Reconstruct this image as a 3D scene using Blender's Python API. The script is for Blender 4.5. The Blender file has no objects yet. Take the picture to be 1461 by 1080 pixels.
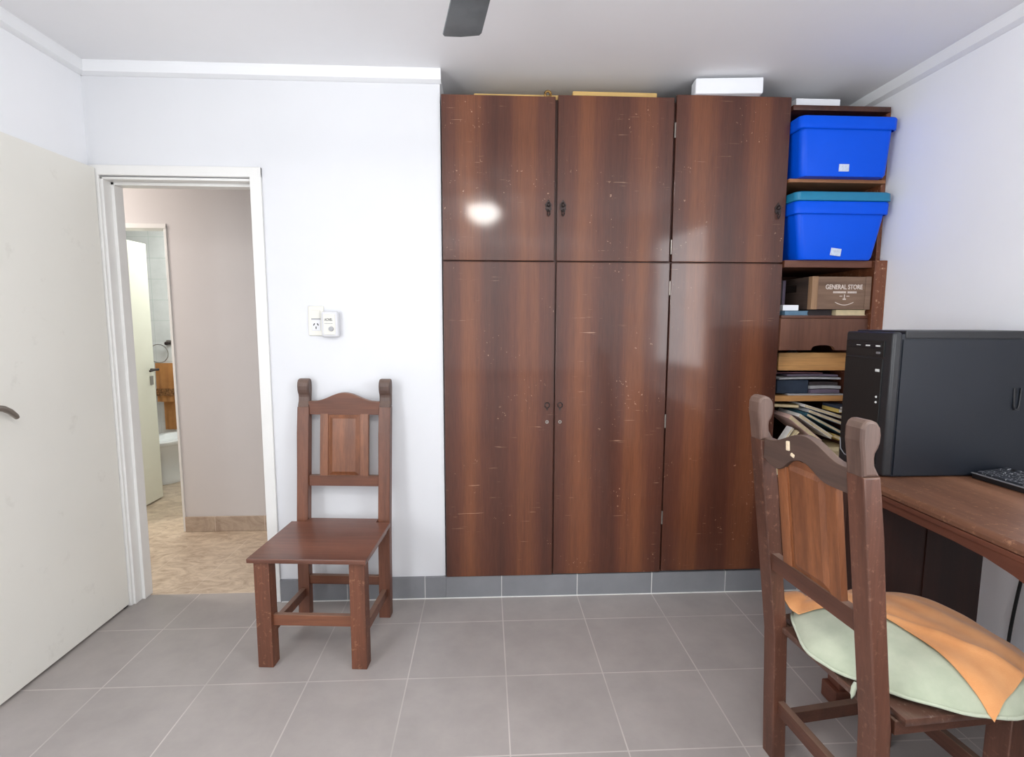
import bpy, bmesh, math, random
from mathutils import Vector, Matrix
C = bpy.context.scene.collection
PI = math.pi
random.seed(7)

# ------------------------------------------------------------------ camera
F_PX, CAM_H, CAM_Y = 754.7, 1.4372, -2.6389
YAW, PITCH, ROLL = 0.0488, -0.1088, 0.0024
cy, sy, cp, sp = math.cos(YAW), math.sin(YAW), math.cos(PITCH), math.sin(PITCH)
fwd = Vector((sy*cp, cy*cp, sp)); rgt = Vector((cy, -sy, 0)); upv = rgt.cross(fwd)
r2 = rgt*math.cos(ROLL) + upv*math.sin(ROLL); u2 = -rgt*math.sin(ROLL) + upv*math.cos(ROLL)
cam_d = bpy.data.cameras.new('camera'); cam = bpy.data.objects.new('camera', cam_d); C.objects.link(cam)
m = Matrix((r2, u2, -fwd)).transposed().to_4x4(); m.translation = (0, CAM_Y, CAM_H)
cam.matrix_world = m
cam_d.sensor_fit = 'HORIZONTAL'; cam_d.sensor_width = 36.0; cam_d.lens = F_PX/1461*36.0
cam_d.clip_start = 0.03
bpy.context.scene.camera = cam

# ------------------------------------------------------------------ world, exposure, lights
vs = bpy.context.scene.view_settings
vs.view_transform = 'Standard'; vs.look = 'None'; vs.gamma = 1.0; vs.exposure = -0.02; vs.use_curve_mapping = False
w = bpy.data.worlds.new('world'); bpy.context.scene.world = w; w.use_nodes = True
w.node_tree.nodes['Background'].inputs[0].default_value = (0.75, 0.86, 1.0, 1)
w.node_tree.nodes['Background'].inputs[1].default_value = 0.6

def area(name, loc, target, sx, sy_, power, col):
    d = bpy.data.lights.new(name, 'AREA'); d.shape = 'RECTANGLE'; d.size = sx; d.size_y = sy_
    d.energy = power; d.color = col
    o = bpy.data.objects.new(name, d); C.objects.link(o); o.location = loc
    o.rotation_euler = (Vector(target)-Vector(loc)).to_track_quat('-Z', 'Y').to_euler()
    return o
area('window_daylight', (0.0, -3.84, 1.62), (0.0, -.6, 1.3), 2.5, 1.6, 17, (0.94, 0.97, 1.0))
area('left_fill_light', (-1.80, -2.85, 1.55), (1.0, -2.4, 1.50), 1.0, 1.4, 48, (0.95, 0.975, 1.0))  # added fill from the left, evens out the room light
area('right_fill_light', (1.96, -2.75, 1.65), (-1.0, -2.4, 1.60), 1.0, 1.3, 42, (0.95, 0.975, 1.0))  # added fill from the right, lifts left wall and door leaf
area('hall_fill_light', (-3.3, 0.5, 2.55), (-2.6, 0.5, 0), 0.3, 0.3, 34, (1.0, 0.93, 0.86))  # unseen lamp added to brighten the hall evenly
area('bathroom_light', (-2.32, 1.95, 2.52), (-2.5, 1.9, 0), 0.4, 0.6, 19, (0.97, 1.0, 0.96))
LAMP_EMIT = 70.0

# ------------------------------------------------------------------ materials
def lin(c):
    return tuple(((v/255)/12.92 if v/255 <= .04045 else ((v/255+.055)/1.055)**2.4) for v in c) + (1,)
class NT:
    def __init__(s, name):
        s.m = bpy.data.materials.new(name); s.m.use_nodes = True
        s.t = s.m.node_tree; s.n = s.t.nodes; s.b = s.n['Principled BSDF']
    def new(s, typ, **kw):
        n = s.n.new(typ)
        for k, v in kw.items(): setattr(n, k, v)
        return n
    def link(s, a, b): s.t.links.new(a, b)
    def coord(s, which='Object', scale=(1,1,1), loc=(0,0,0), rot=(0,0,0)):
        tc = s.new('ShaderNodeTexCoord'); mp = s.new('ShaderNodeMapping')
        mp.inputs['Scale'].default_value = scale; mp.inputs['Location'].default_value = loc; mp.inputs['Rotation'].default_value = rot
        s.link(tc.outputs[which], mp.inputs[0]); return mp.outputs[0]
    def noise(s, vec, scale, detail=3, rough=.5, dist=0):
        n = s.new('ShaderNodeTexNoise'); n.inputs['Scale'].default_value = scale; n.inputs['Detail'].default_value = detail
        n.inputs['Roughness'].default_value = rough; n.inputs['Distortion'].default_value = dist
        s.link(vec, n.inputs['Vector']); return n.outputs['Fac']
    def ramp(s, fac, stops):
        r = s.new('ShaderNodeValToRGB'); e = r.color_ramp.elements
        e[0].position, e[0].color = stops[0]; e[1].position, e[1].color = stops[-1]
        for p, c in stops[1:-1]:
            k = e.new(p); k.color = c
        s.link(fac, r.inputs[0]); return r.outputs[0]
    def math(s, op, a, b=None, c=None, clamp=False):
        n = s.new('ShaderNodeMath', operation=op, use_clamp=clamp)
        for i, v in enumerate((a, b, c)):
            if v is None: continue
            if isinstance(v, (int, float)): n.inputs[i].default_value = v
            else: s.link(v, n.inputs[i])
        return n.outputs[0]
    def mix(s, fac, a, b, blend='MIX'):
        n = s.new('ShaderNodeMix', data_type='RGBA', blend_type=blend)
        for k, v in ((0, fac), (6, a), (7, b)):
            if isinstance(v, (int, float)): n.inputs[k].default_value = v
            elif isinstance(v, tuple): n.inputs[k].default_value = v
            else: s.link(v, n.inputs[k])
        return n.outputs[2]
    def bump(s, h, strength=.2, dist=.002):
        b = s.new('ShaderNodeBump'); b.inputs['Strength'].default_value = strength; b.inputs['Distance'].default_value = dist
        s.link(h, b.inputs['Height']); s.link(b.outputs[0], s.b.inputs['Normal'])
    def base(s, v): s.link(v, s.b.inputs['Base Color'])
    def set(s, rough=.5, coat=0, coat_r=.1, metal=0, spec=.5):
        s.b.inputs['Roughness'].default_value = rough; s.b.inputs['Coat Weight'].default_value = coat
        s.b.inputs['Coat Roughness'].default_value = coat_r; s.b.inputs['Metallic'].default_value = metal
        s.b.inputs['Specular IOR Level'].default_value = spec
        return s.m

def plain(name, rgb, rough=.5, var=.06, nscale=6, metal=0, coat=0, bump=0, bscale=80, spec=.5):
    t = NT(name); v = t.coord()
    n = t.noise(v, nscale, 4)
    c = lin(rgb); d = tuple(x*(1-var*2) for x in c[:3]) + (1,)
    t.base(t.ramp(n, [(.3, d), (.62, c)]))
    if bump: t.bump(t.noise(v, bscale, 3), bump)
    return t.set(rough, coat, .15, metal, spec)

def paint(name, rgb, rough=.55, dirt=None, bump=.05):
    t = NT(name); v = t.coord()
    n = t.noise(v, 1.3, 5, .6); c = lin(rgb)
    a = t.ramp(n, [(.25, tuple(x*.95 for x in c[:3])+(1,)), (.7, c)])
    if dirt:
        s1 = t.noise(v, 7, 6, .65)
        f = t.ramp(s1, [(.62, (0,0,0,1)), (.8, (.5,.5,.5,1))])
        a = t.mix(f, a, lin(dirt))
    t.base(a)
    if bump: t.bump(t.noise(v, 60, 4), bump)
    return t.set(rough)

def wood(name, dark, light, axis='Z', freq=14, rough=.42, coat=0., dust=None, spec=.5, wear=None):
    t = NT(name)
    sc = {'X': (.06, 1, 1), 'Y': (1, .06, 1), 'Z': (1, 1, .06)}[axis]
    v = t.coord(scale=sc)
    big = t.noise(v, freq, 3, .5, .6)
    fine = t.noise(v, freq*9, 3, .6)
    c = t.ramp(big, [(.3, lin(dark)), (.7, lin(light))])
    c = t.mix(.55, c, t.ramp(fine, [(.3, (.55,.5,.47,1)), (.65, (1,1,1,1))]), 'MULTIPLY')
    if wear:
        vv = t.coord(); sp_ = t.noise(vv, 55, 5, .7)
        c = t.mix(t.ramp(sp_, [(.57, (0,0,0,1)), (.68, (.6,.6,.6,1))]), c, lin(wear))
    if dust:
        g = t.new('ShaderNodeNewGeometry'); sx = t.new('ShaderNodeSeparateXYZ'); t.link(g.outputs['Normal'], sx.inputs[0])
        f = t.math('MULTIPLY', t.math('MAXIMUM', sx.outputs[2], 0.0), .45)
        c = t.mix(f, c, lin(dust))
    t.base(c); t.bump(fine, .12, .001)
    return t.set(rough, coat, .12, 0, spec)

def veneer(name):
    # glossy book-matched veneer: wide upright light and dark bands, fine grain, thin scratches
    t = NT(name); v0 = t.coord()
    sx = t.new('ShaderNodeSeparateXYZ'); t.link(v0, sx.inputs[0])
    warp = t.noise(t.coord(scale=(2.2, 1, .25)), 2.0, 3)
    ph = t.math('ADD', sx.outputs[0], t.math('MULTIPLY_ADD', warp, .10, -.05))
    wv = t.math('COSINE', t.math('MULTIPLY', t.math('ADD', ph, .085), 2*PI/.283))
    wv = t.math('MULTIPLY_ADD', wv, .5, .5)
    st = t.noise(t.coord(scale=(1, 1, .03)), 26, 4, .6)
    f = t.math('ADD', t.math('MULTIPLY', wv, .62), t.math('MULTIPLY_ADD', st, .75, -.20))
    c = t.ramp(f, [(.1, lin((80, 45, 34))), (.5, lin((98, 56, 40))), (.9, lin((128, 77, 49)))])
    cloud = t.noise(t.coord(scale=(1.4, 1, .5)), 1.6, 4, .6)
    c = t.mix(.5, c, t.ramp(cloud, [(.3, (.62,.58,.56,1)), (.7, (1,1,1,1))]), 'MULTIPLY')
    fine = t.noise(t.coord(scale=(1, 1, .05)), 240, 2)
    c = t.mix(.45, c, t.ramp(fine, [(.3, (.62,.58,.55,1)), (.65, (1,1,1,1))]), 'MULTIPLY')
    s1 = t.noise(t.coord(scale=(5, 1, 110)), 1.0, 3, .6); s2 = t.noise(t.coord(loc=(3,1,8)), 5.5, 3)
    s = t.math('MULTIPLY', t.ramp(s1, [(.66, (0,0,0,1)), (.7, (1,1,1,1))]), t.ramp(s2, [(.5, (0,0,0,1)), (.62, (1,1,1,1))]))
    sp_ = t.noise(t.coord(loc=(7,2,1)), 70, 2); s3 = t.noise(t.coord(scale=(1.4,1,1.8), loc=(1,9,4.2)), 2.6, 2)
    spk = t.math('MULTIPLY', t.ramp(sp_, [(.70, (0,0,0,1)), (.73, (1,1,1,1))]), t.ramp(s3, [(.54, (0,0,0,1)), (.64, (1,1,1,1))]))
    tot = t.math('MULTIPLY', t.math('MAXIMUM', s, spk), .55)
    c = t.mix(tot, c, lin((196, 158, 132)))
    t.base(c)
    rr = t.ramp(t.noise(v0, 9, 4), [(.3, (.36,.36,.36,1)), (.7, (.46,.46,.46,1))])
    t.link(rr, t.b.inputs['Roughness'])
    m_ = t.set(.4, .42, .09, spec=.32); t.link(rr, t.b.inputs['Roughness']); return m_

TX0, TY0, TP = .0767, -.2340, .3970
def tile_mat(name, col, grout, x0=TX0, y0=TY0, p=TP, gw=.0048, rough=.42, floor=True, marble=None, vary=.10):
    t = NT(name); v = t.coord()
    sx = t.new('ShaderNodeSeparateXYZ'); t.link(v, sx.inputs[0])
    def cell(out, o, pp):
        f = t.math('DIVIDE', t.math('SUBTRACT', out, o), pp)
        fr = t.math('FRACT', f); d = t.math('ABSOLUTE', t.math('SUBTRACT', fr, .5))
        return t.math('GREATER_THAN', d, .5 - gw/pp/2), t.math('FLOOR', f)
    gx, ix = cell(sx.outputs[0], x0, p)
    gy, iy = cell(sx.outputs[1 if floor else 2], y0, p)
    g = t.math('MAXIMUM', gx, gy)
    cb = t.new('ShaderNodeCombineXYZ'); t.link(ix, cb.inputs[0]); t.link(iy, cb.inputs[1])
    wn = t.new('ShaderNodeTexWhiteNoise'); t.link(cb.outputs[0], wn.inputs['Vector'])
    c = lin(col)
    n = t.noise(v, 4.5, 6, .65)
    a = t.ramp(n, [(.25, tuple(x*.86 for x in c[:3])+(1,)), (.75, tuple(min(1, x*1.08) for x in c[:3])+(1,))])
    if marble:
        vn = t.noise(t.coord(scale=(1, 1.7, 1)), 7, 8, .7, 1.8)
        a = t.ramp(vn, [(.32, lin(marble)), (.6, c)])
    a = t.mix(vary, a, t.ramp(wn.outputs['Value'], [(0, (.45,.45,.45,1)), (1, (1,1,1,1))]), 'MULTIPLY')
    gn = t.ramp(t.noise(v, 2.1, 3), [(.32, (.30,.30,.30,1)), (.6, (1,1,1,1))])
    gm = t.math('MULTIPLY', g, gn)
    t.base(t.mix(gm, a, lin(grout)))
    t.bump(t.math('MULTIPLY', g, -1.0), .25, .0015)
    return t.set(rough)

def emissive(name, col, strength):
    t = NT(name); t.b.inputs['Base Color'].default_value = (.9,.9,.9,1)
    t.b.inputs['Emission Color'].default_value = col; t.b.inputs['Emission Strength'].default_value = strength
    return t.m

def fabric(name, rgb, dark, scale=420, big=9):
    t = NT(name); v = t.coord()
    a = t.ramp(t.noise(v, big, 4, .6), [(.3, lin(dark)), (.65, lin(rgb))])
    t.base(a); t.bump(t.noise(v, scale, 2), .35, .001); t.b.inputs['Sheen Weight'].default_value = .25
    return t.set(.9, spec=.2)

M = {}
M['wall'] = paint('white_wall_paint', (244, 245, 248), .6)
M['wallback_dimmed'] = paint('back_wall_paint_dimmed', (224, 225, 228), .6)  # wall white darkened to offset the stronger light on this wall
M['ceiling'] = paint('ceiling_paint', (242, 242, 244), .6)
M['trim'] = paint('trim_gloss_paint', (240, 241, 243), .45, bump=.02)
M['hallwall'] = paint('hall_wall_paint', (212, 208, 207), .6)
M['doorpaint'] = paint('cream_door_enamel', (236, 234, 226), .4, dirt=(196, 192, 182), bump=.02)
M['frame'] = paint('door_frame_enamel', (232, 231, 228), .4, bump=.02)
M['bathdoor'] = paint('pale_green_door_enamel', (238, 237, 222), .4, bump=.02)
M['floor'] = tile_mat('grey_floor_tile', (168, 161, 157), (198, 191, 186), rough=.4)
M['skirt'] = tile_mat('grey_skirting_tile', (132, 133, 137), (214, 212, 209), y0=-.5, p=TP, rough=.4, floor=False)
M['hallfloor'] = tile_mat('beige_marble_tile', (206, 188, 166), (214, 200, 182), p=.33, rough=.35, marble=(164, 143, 122), gw=.003)
M['hallskirt'] = tile_mat('beige_marble_skirting', (190, 172, 154), (210, 196, 180), x0=-1.85, y0=-.5, p=.33, rough=.4, floor=False, marble=(160, 140, 122))
M['bathtile'] = tile_mat('white_bathroom_wall_tile', (244, 248, 246), (212, 222, 217), x0=-3.04, y0=.03, p=.2, rough=.2, floor=False, vary=.04)
M['veneer'] = veneer('reddish_brown_veneer')
M['carcass'] = wood('dark_cabinet_wood', (58, 30, 22), (92, 52, 36), 'Z', 9, .45)
M['shelf'] = wood('brown_shelf_wood', (78, 44, 31), (116, 70, 48), 'X', 9, .45)
M['fascia'] = wood('brown_fascia_veneer', (92, 58, 44), (118, 78, 60), 'Z', 9, .45)
M['sidewood'] = wood('reddish_panel_wood', (100, 55, 34), (142, 85, 52), 'Z', 9, .45, wear=(205, 170, 140))
M['lightwood'] = wood('light_pine', (196, 140, 82), (222, 172, 112), 'X', 12, .5)
M['rawedge'] = wood('raw_shelf_edge', (140, 90, 56), (168, 116, 76), 'X', 12, .6)
M['chair'] = wood('chair_hardwood', (84, 48, 34), (122, 74, 52), 'Z', 16, .42, .05, dust=(150, 122, 104))
M['chairh'] = wood('chair_hardwood_rail', (88, 50, 35), (124, 76, 52), 'X', 16, .42, .05, dust=(150, 122, 104))
M['chairleg'] = wood('worn_chair_leg', (86, 50, 35), (120, 72, 50), 'Z', 16, .5, 0, wear=(158, 116, 86))
M['oldchair'] = wood('old_dark_chair_wood', (70, 42, 32), (102, 64, 49), 'Z', 16, .45, .05, dust=(140, 114, 98), wear=(128, 92, 74))
M['oldchairh'] = wood('old_dark_chair_rail', (70, 42, 32), (100, 62, 47), 'X', 16, .45, .05, dust=(150, 126, 110))
M['oldcrest'] = wood('greyed_crest_wood', (66, 50, 44), (92, 70, 60), 'X', 14, .55, dust=(132, 112, 100))
M['oldseat'] = wood('old_worn_seat', (72, 48, 40), (104, 74, 62), 'X', 12, .3, .2, wear=(150, 130, 118))
M['chairseat'] = wood('chair_seat_board', (96, 58, 44), (128, 82, 64), 'X', 12, .33, .15)
M['panel'] = wood('chair_panel_wood', (100, 58, 36), (142, 88, 55), 'Z', 18, .42, .05)
M['darkfinial'] = wood('darkened_finial_wood', (80, 60, 52), (104, 80, 70), 'Z', 20, .5, dust=(140, 120, 108))
M['desk'] = wood('desk_top_wood', (88, 56, 42), (150, 106, 80), 'Y', 5, .42, .05, wear=(170, 128, 100))
M['deskedge'] = wood('desk_edge_wood', (84, 46, 34), (120, 72, 54), 'Y', 9, .45)
M['deskdark'] = wood('dark_desk_panel', (40, 18, 12), (62, 30, 20), 'Z', 7, .5)
M['blue'] = plain('blue_plastic', (0, 84, 224), .4, .02, 3, spec=.2)
M['teal'] = plain('teal_plastic', (24, 122, 160), .35, .03)
M['sticker'] = plain('white_sticker', (205, 215, 232), .5, .12, 90)
M['whiteplastic'] = plain('white_plastic', (216, 216, 219), .3, .02)
M['whitefoam'] = plain('white_foam', (240, 242, 246), .6, .02)
M['socketw'] = plain('ivory_plastic', (222, 220, 211), .35, .02)
M['card'] = plain('yellowed_cardboard', (214, 178, 112), .8, .08)
M['brass'] = plain('aged_brass', (150, 118, 70), .35, .1, 40, metal=.9)
M['bronze'] = plain('dark_bronze', (62, 52, 50), .4, .2, 90, metal=.6)
M['steel'] = plain('brushed_steel', (176, 170, 164), .28, .05, 30, metal=1)
M['greymetal'] = plain('worn_grey_lever_metal', (150, 142, 134), .35, .05, 30, metal=.8)
M['darkslot'] = plain('dark_slot', (34, 33, 33), .6, .05)
M['pcblack'] = plain('black_plastic_bezel', (26, 27, 27), .38, .05, 20)
M['pcgrey'] = plain('dark_grey_bezel', (36, 37, 40), .4, .05, 20)
M['pcpanel'] = plain('blue_black_sheet_metal', (19, 25, 35), .45, .08, 3, spec=.5, bump=.05, bscale=200)
M['led'] = plain('pale_button_plastic', (214, 216, 214), .35, .03)
def keymat():
    t = NT('dark_keycap_with_legends'); v = t.coord()
    n = t.noise(v, 150, 2, .5)
    t.base(t.mix(t.ramp(n, [(.60, (0,0,0,1)), (.66, (1,1,1,1))]), lin((50, 53, 60)), lin((176, 178, 184)))); return t.set(.45)
M['keycap'] = keymat()
M['kbbody'] = plain('black_keyboard_plastic', (24, 24, 27), .4, .05, 30)
M['kbtrim'] = plain('grey_keyboard_edge', (120, 120, 124), .35, .05)
M['cable'] = plain('black_cable_rubber', (18, 18, 18), .5, .05)
M['green'] = fabric('pale_green_cotton', (186, 192, 170), (166, 174, 152))
M['greenpipe'] = fabric('pale_green_piping', (194, 200, 180), (174, 182, 160))
M['orange'] = fabric('orange_towelling', (222, 160, 106), (208, 142, 88), 300)
M['bathtowel'] = fabric('orange_bath_towel', (236, 180, 118), (224, 164, 102), 200)
M['towelband'] = fabric('patterned_towel_band', (226, 170, 112), (110, 70, 40), 200, 60)
M['porcelain'] = plain('white_porcelain', (238, 240, 240), .15, .02)
M['chip'] = plain('bare_pale_wood', (226, 206, 176), .8, .1, 60)
M['crate'] = wood('weathered_crate_board', (104, 80, 64), (140, 112, 92), 'X', 12, .7)
M['crateside'] = wood('dark_crate_side', (54, 42, 36), (82, 64, 54), 'Y', 12, .75)
M['cratebatten'] = wood('pale_crate_batten', (142, 110, 82), (172, 138, 106), 'Z', 14, .7)
M['letter'] = plain('white_stencil_paint', (222, 208, 198), .7, .08, 60)
M['printgrey'] = plain('dark_grey_print', (84, 86, 88), .6, .05)
M['printpale'] = plain('pale_grey_print', (168, 168, 170), .6, .05)
M['fanblade'] = plain('grey_fan_blade', (118, 125, 129), .34, .18, 9)
M['fanmetal'] = plain('white_fan_enamel', (225, 225, 225), .35, .03)
M['rubber'] = plain('black_rubber', (30, 28, 27), .7, .05)
M['globe'] = emissive('lit_lamp_globe', (1.0, .965, .92, 1), LAMP_EMIT)
M['winframe'] = plain('white_window_frame', (230, 230, 230), .4, .02)
def glass(name):
    t = NT(name); t.b.inputs['Transmission Weight'].default_value = 1; t.b.inputs['Roughness'].default_value = .02
    t.b.inputs['Base Color'].default_value = (.97, .99, .99, 1); t.b.inputs['IOR'].default_value = 1.02; return t.m
M['glass'] = glass('window_glass')
def paperm(name, rgb): return plain(name, rgb, .75, .10, 25)
for k, c in dict(p_white=(226, 222, 216), p_cream=(222, 204, 164), p_beige=(204, 172, 128), p_grey=(172, 172, 174), p_teal=(58, 104, 118), p_navy=(44, 56, 74), p_yellow=(206, 178, 98), p_olive=(108, 94, 58), p_purple=(112, 100, 118), p_dark=(56, 48, 50), p_pink=(214, 178, 168), p_blue=(96, 128, 152), p_rose=(126, 84, 92)).items():
    M[k] = paperm('paper_'+k[2:], c)

# ------------------------------------------------------------------ mesh helpers
def box(bm, x0, x1, y0, y1, z0, z1, bev=0., seg=2, rot=None, pivot=None):
    vs_ = [bm.verts.new((x, y, z)) for x in (x0, x1) for y in (y0, y1) for z in (z0, z1)]
    idx = [(0,1,3,2), (4,6,7,5), (0,4,5,1), (2,3,7,6), (0,2,6,4), (1,5,7,3)]
    fs = [bm.faces.new([vs_[i] for i in f]) for f in idx]
    vv = vs_
    if bev > 0:
        es = list({e for f in fs for e in f.edges})
        r = bmesh.ops.bevel(bm, geom=es, offset=bev, segments=seg, affect='EDGES', profile=.5)
        vv = list({v for f in r['faces'] for v in f.verts} | {v for v in vs_ if v.is_valid})
    if rot is not None:
        p = Vector(pivot if pivot else ((x0+x1)/2, (y0+y1)/2, (z0+z1)/2))
        bmesh.ops.rotate(bm, verts=vv, cent=p, matrix=rot)
    return vv
def prism(bm, pts, axis, a, b, bev=0.):
    """closed outline pts (2-D) extruded along axis from a to b; X: pts=(y,z), Y: pts=(x,z), Z: pts=(x,y)"""
    def P(p, t): return {'X': (t, p[0], p[1]), 'Y': (p[0], t, p[1]), 'Z': (p[0], p[1], t)}[axis]
    A = [bm.verts.new(P(p, a)) for p in pts]; B = [bm.verts.new(P(p, b)) for p in pts]
    n = len(pts); fs = [bm.faces.new(A), bm.faces.new(B[::-1])]
    for i in range(n):
        j = (i+1) % n; fs.append(bm.faces.new((A[i], B[i], B[j], A[j])))
    bmesh.ops.recalc_face_normals(bm, faces=fs)
    if bev:
        es = list({e for f in fs[:2] for e in f.edges})
        bmesh.ops.bevel(bm, geom=es, offset=bev, segments=2, affect='EDGES', profile=.5)
    return A + B
def tube(bm, pts, r, n=10, caps=True):
    pts = [Vector(p) for p in pts]; rings = []
    for i, p in enumerate(pts):
        d = (pts[min(i+1, len(pts)-1)] - pts[max(i-1, 0)]).normalized()
        a = d.cross(Vector((0, 0, 1)))
        if a.length < 1e-3: a = d.cross(Vector((1, 0, 0)))
        a.normalize(); b = d.cross(a)
        rr = r[i] if isinstance(r, (list, tuple)) else r
        rings.append([bm.verts.new(p + (a*math.cos(t) + b*math.sin(t))*rr) for t in [2*PI*k/n for k in range(n)]])
    for q, s in zip(rings, rings[1:]):
        for k in range(n): bm.faces.new((q[k], q[(k+1) % n], s[(k+1) % n], s[k]))
    if caps:
        bm.faces.new(rings[0][::-1]); bm.faces.new(rings[-1])
def lathe(bm, prof, n=32, c=(0,0,0), sx=1, sy_=1):
    rings = []
    for r, z in prof:
        if r < 1e-5: rings.append([bm.verts.new((c[0], c[1], c[2]+z))])
        else: rings.append([bm.verts.new((c[0]+r*sx*math.cos(2*PI*k/n), c[1]+r*sy_*math.sin(2*PI*k/n), c[2]+z)) for k in range(n)])
    for a, b in zip(rings, rings[1:]):
        for k in range(n):
            k2 = (k+1) % n
            if len(a) == 1 and len(b) == 1: continue
            if len(a) == 1: bm.faces.new((a[0], b[k2], b[k]))
            elif len(b) == 1: bm.faces.new((a[k], a[k2], b[0]))
            else: bm.faces.new((a[k], a[k2], b[k2], b[k]))
def obj(name, bm, mat, parent=None, smooth=None, loc=None):
    bmesh.ops.recalc_face_normals(bm, faces=bm.faces[:])
    me = bpy.data.meshes.new(name); bm.to_mesh(me); bm.free()
    o = bpy.data.objects.new(name, me); C.objects.link(o)
    me.materials.append(mat)
    if smooth is not None:
        me.polygons.foreach_set('use_smooth', [True]*len(me.polygons))
        me.set_sharp_from_angle(angle=math.radians(smooth))
        if smooth < 50 and len(me.polygons):      # keep the broad flat faces of bevelled boards truly flat
            big = max(p.area for p in me.polygons)
            for p in me.polygons:
                if p.area > .04*big or len(p.vertices) > 4: p.use_smooth = False
    if parent: o.parent = parent
    if loc: o.location = loc
    return o
def nb(): return bmesh.new()
def bx(name, dims, mat, parent=None, bev=.002, **kw):
    bm = nb(); box(bm, *dims, bev=bev, **kw); return obj(name, bm, mat, parent, smooth=40 if bev else None)
def tag(o, label, cat, group=None):
    o['label'] = label; o['category'] = cat
    if group: o['group'] = group
    return o
def thing(name, label, cat, loc=(0,0,0), rz=0, group=None):
    o = bpy.data.objects.new(name, None); C.objects.link(o); o.empty_display_size = .1
    o.location = loc; o.rotation_euler = (0, 0, rz); return tag(o, label, cat, group)
def struct(o):
    o['kind'] = 'structure'; return o
def plabel(o, label): o['label'] = label; return o
def text_mesh(name, body, size, mat, parent, loc, rot=(PI/2, 0, 0), width=None, depth=.0006, bold=0.):
    cu = bpy.data.curves.new(name, 'FONT'); cu.body = body; cu.size = size; cu.extrude = depth; cu.offset = bold
    cu.align_x = 'CENTER'; cu.align_y = 'CENTER'
    t = bpy.data.objects.new(name+'_curve', cu); C.objects.link(t)
    dg = bpy.context.evaluated_depsgraph_get(); dg.update()
    me = bpy.data.meshes.new_from_object(t.evaluated_get(dg)); bpy.data.objects.remove(t)
    o = bpy.data.objects.new(name, me); C.objects.link(o); me.materials.clear(); me.materials.append(mat)
    if width:
        xs = [v.co.x for v in me.vertices]; s = width/(max(xs)-min(xs))
        for v in me.vertices: v.co.x *= s
    mw = Matrix.Translation(loc) @ Matrix.Rotation(rot[2], 4, 'Z') @ Matrix.Rotation(rot[0], 4, 'X')
    me.transform(mw); o.parent = parent; return o

# ------------------------------------------------------------------ room shell
XL, XR, H, YB = -1.842, 2.0, 2.6, -3.95
struct(bx('floor', (XL-.1, XR+.1, YB-.1, .09, -.1, 0), M['floor'], bev=0))
bm = nb(); box(bm, -4.3, -.3, .09, 3.1, -.1, -.001); struct(obj('floor_hall', bm, M['hallfloor']))
struct(bx('ceiling', (XL-.1, XR+.1, YB-.1, .75, H, H+.1), M['ceiling'], bev=0))
struct(bx('ceiling_hall', (-4.3, -.3, .1, 3.1, H, H+.1), M['hallwall'], bev=0))
DX0, DX1, DZ = -1.80, -1.10, 2.10     # doorway
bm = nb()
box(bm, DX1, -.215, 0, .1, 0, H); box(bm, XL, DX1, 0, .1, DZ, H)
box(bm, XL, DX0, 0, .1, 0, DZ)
struct(obj('wall_back', bm, M['wallback_dimmed']))
bm = nb(); box(bm, -.315, -.215, .1, .65, 0, H); struct(obj('wall_niche_side', bm, M['wall']))
struct(bx('wall_niche_back', (-.215, XR, .65, .75, 0, H), M['wall'], bev=0))
bm = nb()
SY0, SY1 = -3.4, -2.3
box(bm, XL-.1, XL, SY1, .1, 0, H); box(bm, XL-.1, XL, YB, SY0, 0, H); box(bm, XL-.1, XL, SY0, SY1, 0, .8); box(bm, XL-.1, XL, SY0, SY1, 2.3, H)
struct(obj('wall_left', bm, M['wall']))
bm = nb()
for a in ((SY0, SY0+.05), (SY1-.05, SY1), (-2.88, -2.82)): box(bm, XL-.07, XL-.02, a[0], a[1], .8, 2.3)
for a in ((.8, .85), (2.25, 2.3)): box(bm, XL-.07, XL-.02, SY0, SY1, *a)
wf2 = struct(obj('fill_window_left', bm, M['winframe']))  # made-up window out of view, added to go with the left fill
bx('pane', (XL-.05, XL-.044, SY0+.04, SY1-.04, .84, 2.26), M['glass'], wf2, bev=0)
bm = nb()
box(bm, XR, XR+.1, -2.2, .75, 0, H); box(bm, XR, XR+.1, YB, -3.3, 0, H); box(bm, XR, XR+.1, -3.3, -2.2, 0, .95); box(bm, XR, XR+.1, -3.3, -2.2, 2.3, H)
struct(obj('wall_right', bm, M['wall']))
bm = nb()
for a in ((-3.3, -3.25), (-2.25, -2.2), (-2.78, -2.72)): box(bm, XR+.02, XR+.07, a[0], a[1], .95, 2.3)
for a in ((.95, 1.0), (2.25, 2.3)): box(bm, XR+.02, XR+.07, -3.3, -2.2, *a)
wf3 = struct(obj('fill_window_right', bm, M['winframe']))  # made-up window out of view, added to go with the right fill
bx('pane', (XR+.044, XR+.05, -3.26, -2.24, .99, 2.26), M['glass'], wf3, bev=0)
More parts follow.
